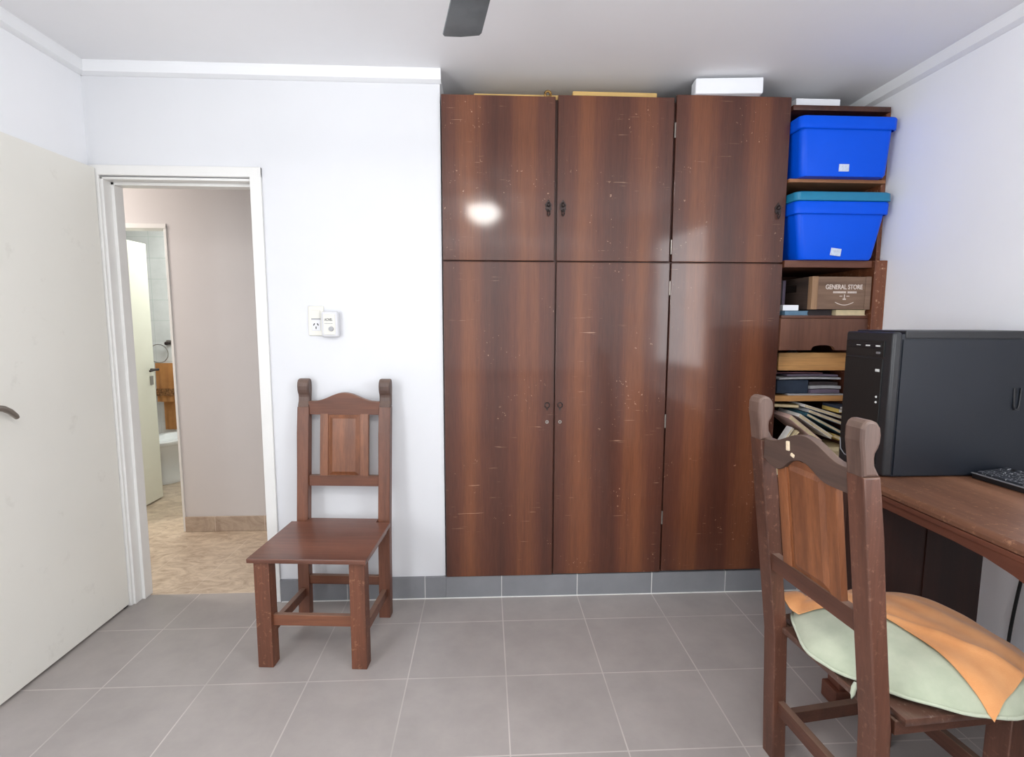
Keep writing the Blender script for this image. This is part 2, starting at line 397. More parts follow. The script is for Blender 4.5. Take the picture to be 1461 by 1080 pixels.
# wall behind the photographer with its window
WX0, WX1, WZ0, WZ1 = -1.3, 1.3, .65, 2.35
bm = nb()
box(bm, XL, WX0, YB-.1, YB, 0, H); box(bm, WX1, XR, YB-.1, YB, 0, H)
box(bm, WX0, WX1, YB-.1, YB, 0, WZ0); box(bm, WX0, WX1, YB-.1, YB, WZ1, H)
struct(obj('wall_front', bm, M['wall']))
bm = nb()
for a in ((WX0, WX0+.05), (WX1-.05, WX1), (-.03, .03)): box(bm, a[0], a[1], YB-.07, YB-.02, WZ0, WZ1)
for a in ((WZ0, WZ0+.05), (WZ1-.05, WZ1)): box(bm, WX0, WX1, YB-.07, YB-.02, *a)
wf = struct(obj('window_1', bm, M['winframe']))
bx('pane', (WX0+.04, WX1-.04, YB-.05, YB-.044, WZ0+.04, WZ1-.04), M['glass'], wf, bev=0)
# crown mouldings
def crown(name, axis, a, b, pos, sgn):
    pr = [(0, H), (0, H-.057), (sgn*.007, H-.057), (sgn*.030, H-.048), (sgn*.034, H-.012), (sgn*.034, H)]
    bm = nb(); prism(bm, [(pos+p[0], p[1]) for p in pr], axis, a, b); return struct(obj(name, bm, M['trim']))
crown('trim_1', 'X', XL, -.208, 0, -1)
crown('trim_2', 'Y', YB, 0, XL, 1)
crown('trim_3', 'Y', YB, .65, XR, -1)
# skirting tiles: left of the wardrobe and under the wardrobe doors
struct(bx('baseboard_left', (-1.085, -.212, -.012, 0, 0, .118), M['skirt'], bev=.002))
struct(bx('baseboard_right', (XR-.012, XR, YB, -.06, 0, .1), M['skirt'], bev=.002))
struct(bx('trim_6', (-1.05, 1.98, -.0165, -.0122, 0, .004), M['frame'], bev=0))   # pale grout line at the foot of the skirting
# door frame
bm = nb()
for x0, x1 in ((-1.836, -1.792), (DX1-.008, DX1+.045)):
    box(bm, x0, x1, -.014, .0, 0, DZ+.05, .003)
box(bm, DX0-.001, DX0+.018, 0, .112, 0, DZ, .003); box(bm, DX1-.014, DX1+.001, 0, .112, 0, DZ, .003)
box(bm, -1.836, DX1+.045, -.0142, .0, DZ+.004, DZ+.05, .003); box(bm, DX0, DX1, 0, .112, DZ-.012, DZ+.006, .003)
box(bm, DX0+.018, DX0+.034, .05, .112, 0, DZ-.012, .002); box(bm, DX1-.028, DX1-.014, .05, .112, 0, DZ-.012, .002)
box(bm, DX0, DX1, .05, .112, DZ-.026, DZ-.012, .002)
struct(obj('trim_4', bm, M['frame'], smooth=40))
# open door leaf against the left wall
d1 = struct(bx('door_1', (-.002, .034, -.712, 0, .012, 2.134), M['doorpaint'], bev=.002)); d1.location = (-1.836, -.018, 0)
d1.rotation_euler = (0, 0, math.radians(-.4))
bm = nb()
lathe(bm, [(.0, 0), (.024, 0), (.024, .006), (.0, .006)], 24)
bmesh.ops.rotate(bm, verts=bm.verts[:], cent=(0,0,0), matrix=Matrix.Rotation(PI/2, 3, 'Y')); bmesh.ops.translate(bm, verts=bm.verts[:], vec=(.034, -.655, 1.105))
tube(bm, [(.034, -.655, 1.105), (.075, -.655, 1.105)], .009, 12)
L = [(.075, -.665, 1.115), (.078, -.65, 1.120), (.08, -.625, 1.113), (.08, -.60, 1.098), (.079, -.578, 1.078), (.078, -.572, 1.070)]
tube(bm, L, [.010, .0115, .0115, .011, .010, .008], 12)
obj('lever_handle', bm, M['greymetal'], d1, smooth=50)
bm = nb(); box(bm, .006, .030, -.030, -.004, .002, .03, .002); plabel(obj('hinge', bm, M['rubber'], d1), 'dark lower hinge of the cream door')

# ------------------------------------------------------------------ hall and bathroom beyond the doorway
HY = .948
bm = nb(); box(bm, -2.055, -.3, HY, HY+.1, 0, H); box(bm, -2.64, -2.055, HY, HY+.1, 2.03, H); box(bm, -4.3, -2.64, HY, HY+.1, 0, H)
struct(obj('wall_hall', bm, M['hallwall']))
struct(bx('wall_hall_end', (-.4, -.3, .1, HY, 0, H), M['hallwall'], bev=0))
struct(bx('wall_hall_left', (-4.3, -4.2, .1, 3.1, 0, H), M['hallwall'], bev=0))
struct(bx('wall_hall_near', (-4.3, XL-.1, 0, .1, 0, H), M['hallwall'], bev=0))
struct(bx('baseboard_hall', (-2.050, -.4, HY-.012, HY, 0, .105), M['hallskirt'], bev=.002))
bm = nb(); box(bm, -2.066, -2.050, HY-.006, HY+.108, 0, 2.04, .002); box(bm, -2.645, -2.050, HY-.008, HY+.108, 2.02, 2.05, .002); box(bm, -2.66, -2.638, HY-.008, HY+.108, 0, 2.05, .002)
struct(obj('trim_5', bm, M['frame'], smooth=40))
struct(bx('wall_bathroom_back', (-4.2, -1.9, 2.72, 2.82, 0, H), M['bathtile'], bev=0))
bm = nb(); box(bm, -2.0, -1.9, HY+.1, 2.72, 0, H); struct(obj('wall_bathroom_right', bm, M['bathtile']))
d2 = struct(bx('door_2', (-.036, 0, 0, .70, .012, 2.02), M['bathdoor'], bev=.002)); d2.location = (-2.625, .965, 0)
bm = nb()
tube(bm, [(0, .655, 1.05), (.05, .655, 1.05)], .009, 10); tube(bm, [(.05, .665, 1.05), (.052, .62, 1.052), (.052, .56, 1.046)], [.010, .009, .008], 10)
obj('lever_handle', bm, M['bronze'], d2, smooth=50)
bx('key_plate', (0, .004, .635, .675, .93, 1.0), M['steel'], d2, bev=.001)
# bidet
bd = thing('bidet', 'white porcelain bidet glimpsed behind the open bathroom door', 'bidet', (-2.86, 2.18, 0))
bm = nb(); lathe(bm, [(.0, .0), (.13, .0), (.135, .03), (.10, .12), (.11, .22), (.16, .32), (.175, .345), (0, .345)], 32, (0, 0, 0), 1.0, 1.4); obj('pedestal', bm, M['porcelain'], bd, smooth=60)
bm = nb(); lathe(bm, [(.12, .30), (.175, .345), (.192, .36), (.192, .385), (.175, .392), (.13, .385), (.11, .33), (0, .30)], 32, (0, 0, 0), 1.0, 1.4); obj('bowl', bm, M['porcelain'], bd, smooth=60)
# towel on its ring
tr = thing('towel_ring', 'small dark metal towel holder on the bathroom wall above the orange towel', 'towel holder', (-3.10, 2.72, 1.21))
bx('wall_plate', (-.03, .03, -.012, 0, -.02, .03), M['steel'], tr)
bm = nb(); tube(bm, [(0, -.012, 0), (0, -.06, 0)], .009, 10); lathe(bm, [(0, -.02), (.017, -.012), (.02, 0), (.017, .012), (0, .02)], 16, (0, -.06, 0)); obj('knob', bm, M['bronze'], tr, smooth=50)
bm = nb(); tube(bm, [(-.09 + .09*math.cos(a) + .0, -.045, -.10 + .09*math.sin(a)) for a in [PI*2*k/20 for k in range(21)]], .004, 8); obj('ring', bm, M['steel'], tr, smooth=60)
tw = thing('bath_towel', 'orange towel with a patterned band hanging on the bathroom wall', 'towel', (-3.115, 2.66, 0))
def hang(x0, x1, z0, z1, y, amp, name, mat):
    bm = nb(); n, k = 14, 12; g = []
    for i in range(n+1):
        r = []
        for j in range(k+1):
            x = x0+(x1-x0)*i/n; z = z0+(z1-z0)*j/k
            r.append(bm.verts.new((x, y + amp*math.sin(i*1.35)*(1-.6*j/k), z)))
        g.append(r)
    for i in range(n):
        for j in range(k): bm.faces.new((g[i][j], g[i+1][j], g[i+1][j+1], g[i][j+1]))
    r = bmesh.ops.solidify(bm, geom=bm.faces[:], thickness=.008)
    return obj(name, bm, mat, tw, smooth=60)
hang(-.10, .11, .64, 1.02, -.012, .008, 'front_fold', M['bathtowel'])
hang(-.055, .10, .36, .66, .012, .006, 'back_fold', M['bathtowel'])
plabel(hang(-.101, .111, .70, .77, -.021, .008, 'woven_band', M['towelband']), 'brown patterned band')

# ------------------------------------------------------------------ wall socket and plug-in device
so = thing('wall_socket', 'white wall socket plate left of the plug-in device', 'socket', (-.826, 0, 1.434))
bx('cover_plate', (-.038, .038, -.009, 0, -.072, .072), M['socketw'], so, bev=.004)
bx('switch_module', (-.021, .021, -.012, -.006, .012, .052), M['socketw'], so, bev=.002)
bx('socket_module', (-.021, .021, -.012, -.006, -.048, .006), M['whiteplastic'], so, bev=.002)
bx('module_gap', (-.022, .022, -.0106, -.006, .0045, .013), M['printpale'], so, bev=0)
for dx, dz, a in ((-.009, -.017, .5), (.009, -.017, -.5), (0, -.033, 0)):
    bm = nb(); box(bm, dx-.0022, dx+.0022, -.0132, -.008, dz-.006, dz+.006, rot=Matrix.Rotation(a, 3, 'Y')); obj('slot', bm, M['darkslot'], so)
dv = thing('plug_in_device', 'rounded white plug-in device with dark print and a small dial', 'device', (-.752, 0, 1.418))
bx('housing', (-.040, .040, -.045, 0, -.062, .062), M['whiteplastic'], dv, bev=.012, seg=4)
bx('face_plate', (-.028, .028, -.0475, -.040, -.050, .048), M['socketw'], dv, bev=.003)
text_mesh('lettering', 'ACNEL', .017, M['printgrey'], dv, (-.003, -.0478, .022), width=.038, bold=.0003)
bm = nb()
for i in range(7): box(bm, -.022+i*.0055, -.022+i*.0055+.0042, -.0483, -.047, .002, .0056)
obj('small_print', bm, M['printpale'], dv)
bm = nb(); lathe(bm, [(0, 0), (.012, 0), (.011, .007), (0, .008)], 24); bmesh.ops.rotate(bm, verts=bm.verts[:], cent=(0,0,0), matrix=Matrix.Rotation(PI/2, 3, 'X')); bmesh.ops.translate(bm, verts=bm.verts[:], vec=(.008, -.0475, -.022))
obj('dial', bm, M['printpale'], dv, smooth=40)

# ------------------------------------------------------------------ wardrobe
wd = thing('wardrobe', 'built-in dark brown wooden wardrobe with six flush doors', 'wardrobe', (0, 0, 0))
wb = [-.208, .338, .3445, .908, .9155, 1.480]
bm = nb()
for x in (-.21, .333, .903, 1.462): box(bm, x, x+.018, .002, .58, .118, 2.485)
for z in (.118, 1.715, 2.467): box(bm, -.21, 1.48, .003, .58, z, z+.018)
box(bm, -.21, 1.48, .57, .58, .118, 2.485)
obj('carcass', bm, M['carcass'], wd)
pl = bx('plinth', (-.212, 1.480, -.012, .58, 0, .116), M['skirt'], wd, bev=.002); plabel(pl, 'grey tiled plinth under the doors')
tops = [2.492, 2.500, 2.514]; bots = [.120, .124, .130]
def pull(door, x, z):
    e = nb()
    pts = [(0, .034), (.009, .020), (.017, .010), (.013, -.004), (.017, -.010), (.008, -.020), (0, -.026), (-.008, -.020), (-.017, -.010), (-.013, -.004), (-.017, .010), (-.009, .020)]
    prism(e, [(x+p[0], z+p[1]) for p in pts], 'Y', -.024, -.020, .0012)
    h = obj('pull_handle', e, M['bronze'], door, smooth=40)
    e = nb(); lathe(e, [(0, -.01), (.008, -.005), (.009, .002), (.004, .012), (0, .013)], 16, (x, -.030, z+.006)); obj('boss', e, M['bronze'], h, smooth=50)
    e = nb(); tube(e, [(x, -.028, z-.012), (x-.007, -.031, z-.024), (x-.006, -.031, z-.036), (x, -.031, z-.045), (x+.006, -.031, z-.036), (x+.007, -.031, z-.024), (x, -.028, z-.012)], .003, 8); obj('drop', e, M['bronze'], h, smooth=50)
def keyhole(door, x, z):
    e = nb(); tube(e, [(x+.012*math.cos(a), -.0215, z+.013*math.sin(a)) for a in [2*PI*k/16 for k in range(17)]], .0028, 8); obj('keyhole_ring', e, M['bronze'], door, smooth=50)
    e = nb(); box(e, x-.003, x+.003, -.0212, -.0195, z-.026, z-.014, .001); obj('key_slot', e, M['darkslot'], door)
    e = nb(); tube(e, [(x+.0065*math.cos(a), -.0215, z-.085+.0065*math.sin(a)) for a in [2*PI*k/16 for k in range(17)]], .0028, 8); plabel(obj('pull_ring', e, M['steel'], door, smooth=50), 'small pale metal ring')
for i in range(3):
    x0, x1 = wb[2*i], wb[2*i+1]
    if i == 0: xu1 = x1-.006
    elif i == 1: xu1 = x1-.004
    else: xu1 = x1-.001
    up = bx('upper_door', (x0, xu1, -.020, .0, 1.7285, tops[i]), M['veneer'], wd, bev=.0025)
    lo = bx('lower_door', (x0, x1, -.020, .0, bots[i], 1.7225), M['veneer'], wd, bev=.0025)
    pull(up, {0: xu1-.030, 1: x0+.028, 2: xu1-.040}[i], 1.985)
    if i < 2: keyhole(lo, {0: x1-.033, 1: x0+.026}[i], 1.015)
    if i == 1:
        for par, z in ((up, 2.35), (up, 1.80), (lo, 1.60), (lo, .93), (lo, .42)):
            e = nb(); tube(e, [(x1+.0035, -.020, z-.035), (x1+.0035, -.020, z+.035)], .0042, 10); obj('hinge', e, M['greymetal'], par, smooth=50)

# things lying on top of the wardrobe
fo = bx('foam_box', (0, .318, 0, .075, 2.5145, 2.587), M['whitefoam'], bev=.006); fo.location = (1.0, -.03, 0); fo.rotation_euler = (0, 0, math.radians(-5))
tag(fo, 'white rectangular box lying on top of the wardrobe', 'box')
o = bx('cardboard_sheet', (-.055, .40, .02, .42, 2.4855, 2.514), M['card'], bev=.002); tag(o, 'flat yellowed cardboard on the wardrobe, behind the left upper door', 'cardboard', 'cardboard sheets on the wardrobe')
o = bx('cardboard_sheet', (.42, .83, .02, .42, 2.4855, 2.535), M['card'], bev=.003); tag(o, 'thicker yellowed cardboard on the wardrobe, behind the middle upper door', 'cardboard', 'cardboard sheets on the wardrobe')
bm = nb(); tube(bm, [(.296+.014*math.cos(a), -.005, 2.507+.014*math.sin(a)) for a in [2*PI*k/18 for k in range(19)]], .006, 10)
tag(obj('brass_ring', bm, M['brass'], smooth=50), 'small brass ring standing on top of the left wardrobe door', 'ring')

# ------------------------------------------------------------------ open shelf unit at the right
bk = thing('shelf_unit', 'open dark wooden shelf unit between wardrobe and right wall', 'shelves', (0, 0, 0))
SF = -.03
bx('top_board', (1.484, 1.9725, SF, .56, 2.452, 2.476), M['carcass'], bk)
bx('side_panel', (1.973, 1.996, .0, .56, 1.741, 2.476), M['sidewood'], bk)
bx('side_panel', (1.935, 1.999, SF-.02, .56, .117, 1.740), M['sidewood'], bk)
plabel(bx('plinth', (1.4805, 1.985, -.012, .56, 0, .116), M['skirt'], bk, bev=.002), 'grey tiled plinth under the shelves')
bx('back_panel', (1.484, 1.96, .548, .56, .117, 2.45), M['carcass'], bk, bev=0)
plabel(bx('shelf', (1.484, 1.9725, SF, .545, 2.115, 2.132), M['rawedge'], bk), 'shelf with a raw pale edge')
bx('shelf', (1.484, 1.9345, SF, .545, 1.705, 1.740), M['shelf'], bk)
bx('shelf', (1.484, 1.934, SF, .545, 1.452, 1.468), M['shelf'], bk)
bm = nb(); prism(bm, [(1.482, 1.451), (1.482, 1.292), (1.645, 1.292)] + [(1.709-.058*math.cos(a), 1.296+.022*math.sin(a)**.6) for a in [PI*k/12 for k in range(1, 12)]] + [(1.773, 1.292), (1.934, 1.292), (1.934, 1.451)], 'Y', SF, -.012); obj('fascia_board', bm, M['fascia'], bk)
bx('divider_panel', (1.908, 1.934, .03, .545, .117, 1.451), M['carcass'], bk, bev=0)
sh = bx('shelf', (1.484, 1.908, .06, .545, 1.016, 1.046), M['lightwood'], bk); plabel(sh, 'light pine shelf')
bx('shelf', (1.484, 1.934, SF, .545, .60, .63), M['shelf'], bk)
bx('front_board', (1.482, 1.934, SF, -.012, .117, .60), M['fascia'], bk)
dr = bx('drawer', (1.533, 1.904, .06, .076, 1.180, 1.274), M['lightwood'], bk, bev=.002); plabel(dr, 'light pine drawer front set back under the brown board')
bm = nb(); box(bm, 1.54, 1.55, .076, .5, 1.18, 1.26); box(bm, 1.885, 1.895, .076, .5, 1.18, 1.26); box(bm, 1.54, 1.895, .076, .5, 1.18, 1.186); box(bm, 1.54, 1.895, .49, .5, 1.18, 1.26)
obj('drawer_box', bm, M['lightwood'], dr)
for xa, xb in ((1.50, 1.54), (1.89, 1.908)): bx('drawer_runner', (xa, xb, .08, .5, 1.165, 1.18), M['carcass'], bk, bev=0)

def tub(name, label, xa, xb, yf, depth, z0, z1, rim, taper, lid):
    t = thing(name, label, 'storage box', ((xa+xb)/2, yf, z0), 0, 'blue storage boxes')
    hw = (xb-xa)/2; h = z1-z0; n = 6
    def ring(hx, ya, yb, z, r):
        pts = []
        for cx_, cy_, a0 in ((hx-r, yb-r, 0), (-hx+r, yb-r, PI/2), (-hx+r, ya+r, PI), (hx-r, ya+r, 1.5*PI)):
            for k in range(n+1):
                a = a0+k*PI/2/n; pts.append((cx_+r*math.cos(a), cy_+r*math.sin(a), z))
        return pts
    def loft(bm, rings, cap0=True, cap1=True):
        R = [[bm.verts.new(p) for p in r] for r in rings]
        for a, b in zip(R, R[1:]):
            for k in range(len(a)): bm.faces.new((a[k], a[(k+1) % len(a)], b[(k+1) % len(a)], b[k]))
        if cap0: bm.faces.new(R[0][::-1])
        if cap1: bm.faces.new(R[-1])
    b = nb(); ti = .010
    loft(b, [ring(hw-taper-.008, .012+taper*.4, depth-.02, 0, .03), ring(hw-taper, .008+taper*.4, depth-.016, .012, .03), ring(hw-.016, .012, depth-.012, h-rim, .03),
             ring(hw-.02, .016, depth-.016, h-.005, .03), ring(hw-.026, .022, depth-.022, h-.005, .028), ring(hw-taper-.02, .02+taper*.4, depth-.03, .02, .026)])
    obj('body', b, M['blue'], t, smooth=50)
    b = nb(); loft(b, [ring(hw-.008, .006, depth-.006, h-rim, .03), ring(hw-.002, .001, depth-.001, h-rim+.004, .03), ring(hw, 0, depth, h-.008, .03), ring(hw-.004, .004, depth-.004, h, .03), ring(hw-.016, .014, depth-.014, h, .028), ring(hw-.018, .016, depth-.016, h-rim, .028)], False, False)
    obj('rim', b, M['blue'], t, smooth=50)
    if lid:
        b = nb(); loft(b, [ring(hw-.004, .003, depth-.003, h+.001, .03), ring(hw+.004, -.004, depth+.004, h+.004, .03), ring(hw+.002, -.002, depth+.002, h+lid-.006, .03), ring(hw-.006, .006, depth-.006, h+lid, .028)])
        plabel(obj('lid', b, M['teal'], t, smooth=50), 'teal lid')
    return t
t1 = tub('storage_box', 'blue plastic storage box without lid on the top shelf', 1.483, 1.970, -.10, .50, 2.1325, 2.404, .058, .028, 0)
bm = nb(); box(bm, -.032, .018, .0155, .022, .022, .056, .001); obj('sticker', bm, M['sticker'], t1)
t2 = tub('storage_box', 'blue plastic storage box with a teal lid on the second shelf', 1.489, 1.967, -.09, .50, 1.7405, 2.014, .060, .050, .046)
bm = nb(); box(bm, -.036, .016, .022, .0285, .018, .054, .001, rot=Matrix.Rotation(.12, 3, 'Y')); obj('sticker', bm, M['sticker'], t2)
tag(bx('white_carton', (1.53, 1.755, .03, .3, 2.4765, 2.531), M['whitefoam'], bev=.004), 'flat white carton lying on top of the shelf unit', 'box')

# crate with lettering
cr = thing('wooden_crate', 'weathered wooden crate with white stencilled lettering on the shelf', 'crate', (1.624, -.04, 1.498))
W_ = .306; HC = .162
bm = nb(); box(bm, .030, W_-.025, 0, .012, 0, HC, .002); obj('front_board', bm, M['crate'], cr)
bx('corner_batten', (0, .032, -.003, .03, -.001, HC+.001), M['cratebatten'], cr)
bx('corner_batten', (W_-.03, W_, -.003, 0, -.001, HC+.001), M['crate'], cr)
for x0 in (0, W_-.012):
    bm = nb()
    for a, b, c, d in ((.03, .38, 0, .09), (.03, .38, .13, HC), (.03, .13, .09, .13), (.26, .38, .09, .13)): box(bm, x0, x0+.012, a, b, c, d)
    obj('side_board', bm, M['crateside'], cr)
bx('back_board', (0, W_, .38, .392, 0, HC), M['crateside'], cr); bx('bottom_board', (.012, W_-.012, .012, .38, 0, .012), M['crateside'], cr)
text_mesh('lettering', 'GENERAL STORE', .032, M['letter'], cr, (.166, -.0016, .110), width=.190, bold=.0006)
bm = nb()
for i in range(18):
    if i == 10: continue
    box(bm, .112+i*.0068, .112+i*.0068+.0050, -.0008, .001, .080, .0895)
obj('small_lettering', bm, M['letter'], cr)
bm = nb()
box(bm, .169, .1735, -.0008, .001, .050, .074); box(bm, .163, .180, -.0008, .001, .047, .054)
box(bm, .146, .160, -.0008, .001, .064, .0675); box(bm, .182, .197, -.0008, .001, .064, .0675)
pts = [(.125+.0095*k, .037-.014*math.sin(PI*k/10)) for k in range(11)]
prism(bm, pts + [(p[0], p[1]-.0035) for p in pts[::-1]], 'Y', -.0008, .001)
obj('emblem', bm, M['letter'], cr)

# loose reading matter on the crate's shelf
def slab(name, label, cat, dims, cov, group=None, rz=0, pages=True, ry=0):
    x0, x1, y0, y1, z0, z1 = dims; c = Vector(((x0+x1)/2, (y0+y1)/2, (z0+z1)/2)); L_, D_, T_ = x1-x0, y1-y0, z1-z0
    t = thing(name, label, cat, c, 0, group); t.rotation_euler = (0, ry, rz)
    k = min(.0025, T_*.16)
    b = nb(); box(b, -L_/2, L_/2, -D_/2, D_/2, -T_/2, -T_/2+k); box(b, -L_/2, L_/2, -D_/2, D_/2, T_/2-k, T_/2); box(b, -L_/2, -L_/2+k, -D_/2, D_/2, -T_/2+k, T_/2-k)
    obj('cover', b, cov, t)
    b = nb(); box(b, -L_/2+k, L_/2-.003, -D_/2+.002, D_/2-.003, -T_/2+k, T_/2-k); obj('pages', b, M['p_cream'] if pages is True else pages, t)
    return t
G1 = 'flat books under and beside the crate'
slab('book', 'blue-grey thin book lying on the shelf left of the crate', 'book', (1.508, 1.628, -.018, .20, 1.468, 1.490), M['p_blue'], G1, pages=M['p_blue'])
slab('book', 'dark thin book holding up the left end of the crate', 'book', (1.634, 1.765, .0, .22, 1.468, 1.4965), M['p_dark'], G1, pages=M['p_dark'])
slab('notepad', 'cream paper pad lying under the right end of the crate', 'notepad', (1.770, 1.925, -.022, .22, 1.468, 1.4965), M['p_cream'], G1)
tag(bx('white_carton', (1.508, 1.590, .005, .13, 1.4915, 1.520), M['whitefoam'], bev=.002), 'small white carton on the blue-grey book left of the crate', 'box')
tag(bx('dark_binder', (1.560, 1.585, .15, .42, 1.4915, 1.655), M['p_dark'], bev=.003), 'dark binder standing left of the crate, half hidden by the wardrobe', 'binder', 'binders left of the crate')
tag(bx('grey_binder', (1.59, 1.606, .16, .42, 1.4915, 1.655), M['p_purple'], bev=.002), 'slim grey binder standing between dark binder and crate', 'binder', 'binders left of the crate')

# inside the drawer
bm = nb(); lathe(bm, [(0, 0), (.045, .0), (.05, .04), (.035, .075), (.012, .092), (0, .094)], 18); 
for v in bm.verts: v.co += Vector((random.uniform(-.003, .003), random.uniform(-.003, .003), 0)) if v.co.z > .001 else Vector((0, 0, 0))
o = obj('crumpled_bag', bm, M['p_grey'], smooth=80, loc=(1.72, .25, 1.187)); tag(o, 'crumpled pale bag in the drawer, seen through the notch of the brown board', 'bag')

# pine shelf: box file, folders, loose sheets
G2 = 'papers piled on the pine shelf'
bm = nb(); box(bm, -.085, .085, -.0, .30, 0, .072, .003); o = obj('box_file', bm, M['p_navy'], loc=(1.632, .085, 1.055)); tag(o, 'dark blue box file on the left of the pine shelf', 'box file', G2)
tag(bx('paper_sheet', (1.60, 1.90, .068, .36, 1.0465, 1.0545), M['p_grey'], bev=0), 'pale grey paper stack at the bottom of the pine shelf pile', 'paper', G2)
def bent(name, label, x0, x1, y0, y1, z, th_, amp, mat, ph, cat='folder'):
    bm = nb(); n = 18; A = []
    for i in range(n+1):
        u = i/n; x = x0+(x1-x0)*u; zz = z + amp*math.sin(ph+u*2.6)
        A.append([bm.verts.new((x, yy, zz+dz)) for yy, dz in ((y0, 0), (y1, 0), (y1, th_), (y0, th_))])
    for a, b in zip(A, A[1:]):
        for k in range(4): bm.faces.new((a[k], a[(k+1) % 4], b[(k+1) % 4], b[k]))
    bm.faces.new(A[0]); bm.faces.new(A[-1][::-1])
    return tag(obj(name, bm, mat, smooth=40), label, cat, G2)
bent('plastic_folder', 'dark purple folder right of the blue box file', 1.722, 1.88, .07, .36, 1.056, .020, .002, M['p_purple'], .2)
bent('plastic_folder', 'grey folder second from the bottom beside the box file', 1.722, 1.89, .075, .36, 1.0785, .016, .004, M['p_grey'], .4)
bent('plastic_folder', 'dark folder third from the bottom beside the box file', 1.722, 1.875, .08, .36, 1.0985, .016, .003, M['p_dark'], .6)
bent('plastic_folder', 'wide pale grey folder resting on the blue box file', 1.55, 1.885, .072, .36, 1.1295, .010, .004, M['p_grey'], .3)
bent('plastic_folder', 'purplish folder on top of the pale grey folder', 1.60, 1.88, .09, .36, 1.1445, .009, .004, M['p_purple'], .5)
bent('plastic_folder', 'dark rose folder on top of the pine shelf pile', 1.548, 1.80, .10, .36, 1.159, .006, .003, M['p_rose'], .5)

# heap of magazines on the shelf below
G3 = 'magazines heaped below the pine shelf'
# bottom stack, lying flat
zs = .63
for th_, mk, lb in ((.05, 'p_white', 'thick white volume at the bottom of the magazine heap'), (.04, 'p_grey', 'grey volume second from the bottom of the magazine heap'), (.035, 'p_cream', 'cream volume third from the bottom of the magazine heap')):
    slab('magazine', lb, 'magazine', (1.51, 1.89, .02, .26, zs, zs+th_), M[mk], G3); zs += th_+.0005
heap = [  # xc, zc, length, thickness, tilt(deg), y0, colour, label
 (1.80, .7685, .20, .022, 0, .00, 'p_cream', 'cream magazine lying under the yellow one at the right'),
 (1.860, .824, .09, .018, 24, .00, 'p_yellow', 'yellow magazine leaning at the lower right of the heap'),
 (1.79, .896, .25, .016, 27, .02, 'p_teal', 'teal magazine leaning across the heap'),
 (1.715, .893, .22, .018, 33, -.005, 'p_white', 'white curved magazine at the front of the heap'),
 (1.655, .880, .22, .022, 38, -.012, 'p_pink', 'pinkish beige magazine leaning at the left of the heap'),
 (1.793, .933, .215, .016, 20, .03, 'p_grey', 'pale grey magazine near the top of the heap'),
 (1.785, .962, .23, .015, 17, .04, 'p_white', 'white magazine topmost of the leaning ones'),
 (1.585, .992, .15, .018, 3, .06, 'p_olive', 'olive magazine at the upper left of the heap'),
 (1.553, .838, .12, .012, -58, -.02, 'p_white', 'white leaflet standing steeply at the far left of the heap'),
 (1.580, .828, .11, .012, -52, -.022, 'p_cream', 'cream leaflet standing beside the steep white leaflet'),
]
for xc, zc, ln, th_, tl, y0, mk, lb in heap:
    slab('magazine', lb, 'magazine', (xc-ln/2, xc+ln/2, y0, y0+(.05 if tl < 0 else .20), zc-th_/2, zc+th_/2), M[mk], G3, ry=math.radians(tl))
slab('book', 'small dark-covered book lying on the heap, beside the computer', 'book', (1.826, 1.905, -.02, .12, .986, 1.000), M['p_navy'], G3, pages=M['p_white'])
slab('book', 'small yellow book under the dark-covered one beside the computer', 'book', (1.824, 1.902, -.015, .12, .966, .9855), M['p_yellow'], G3, pages=M['p_white'])

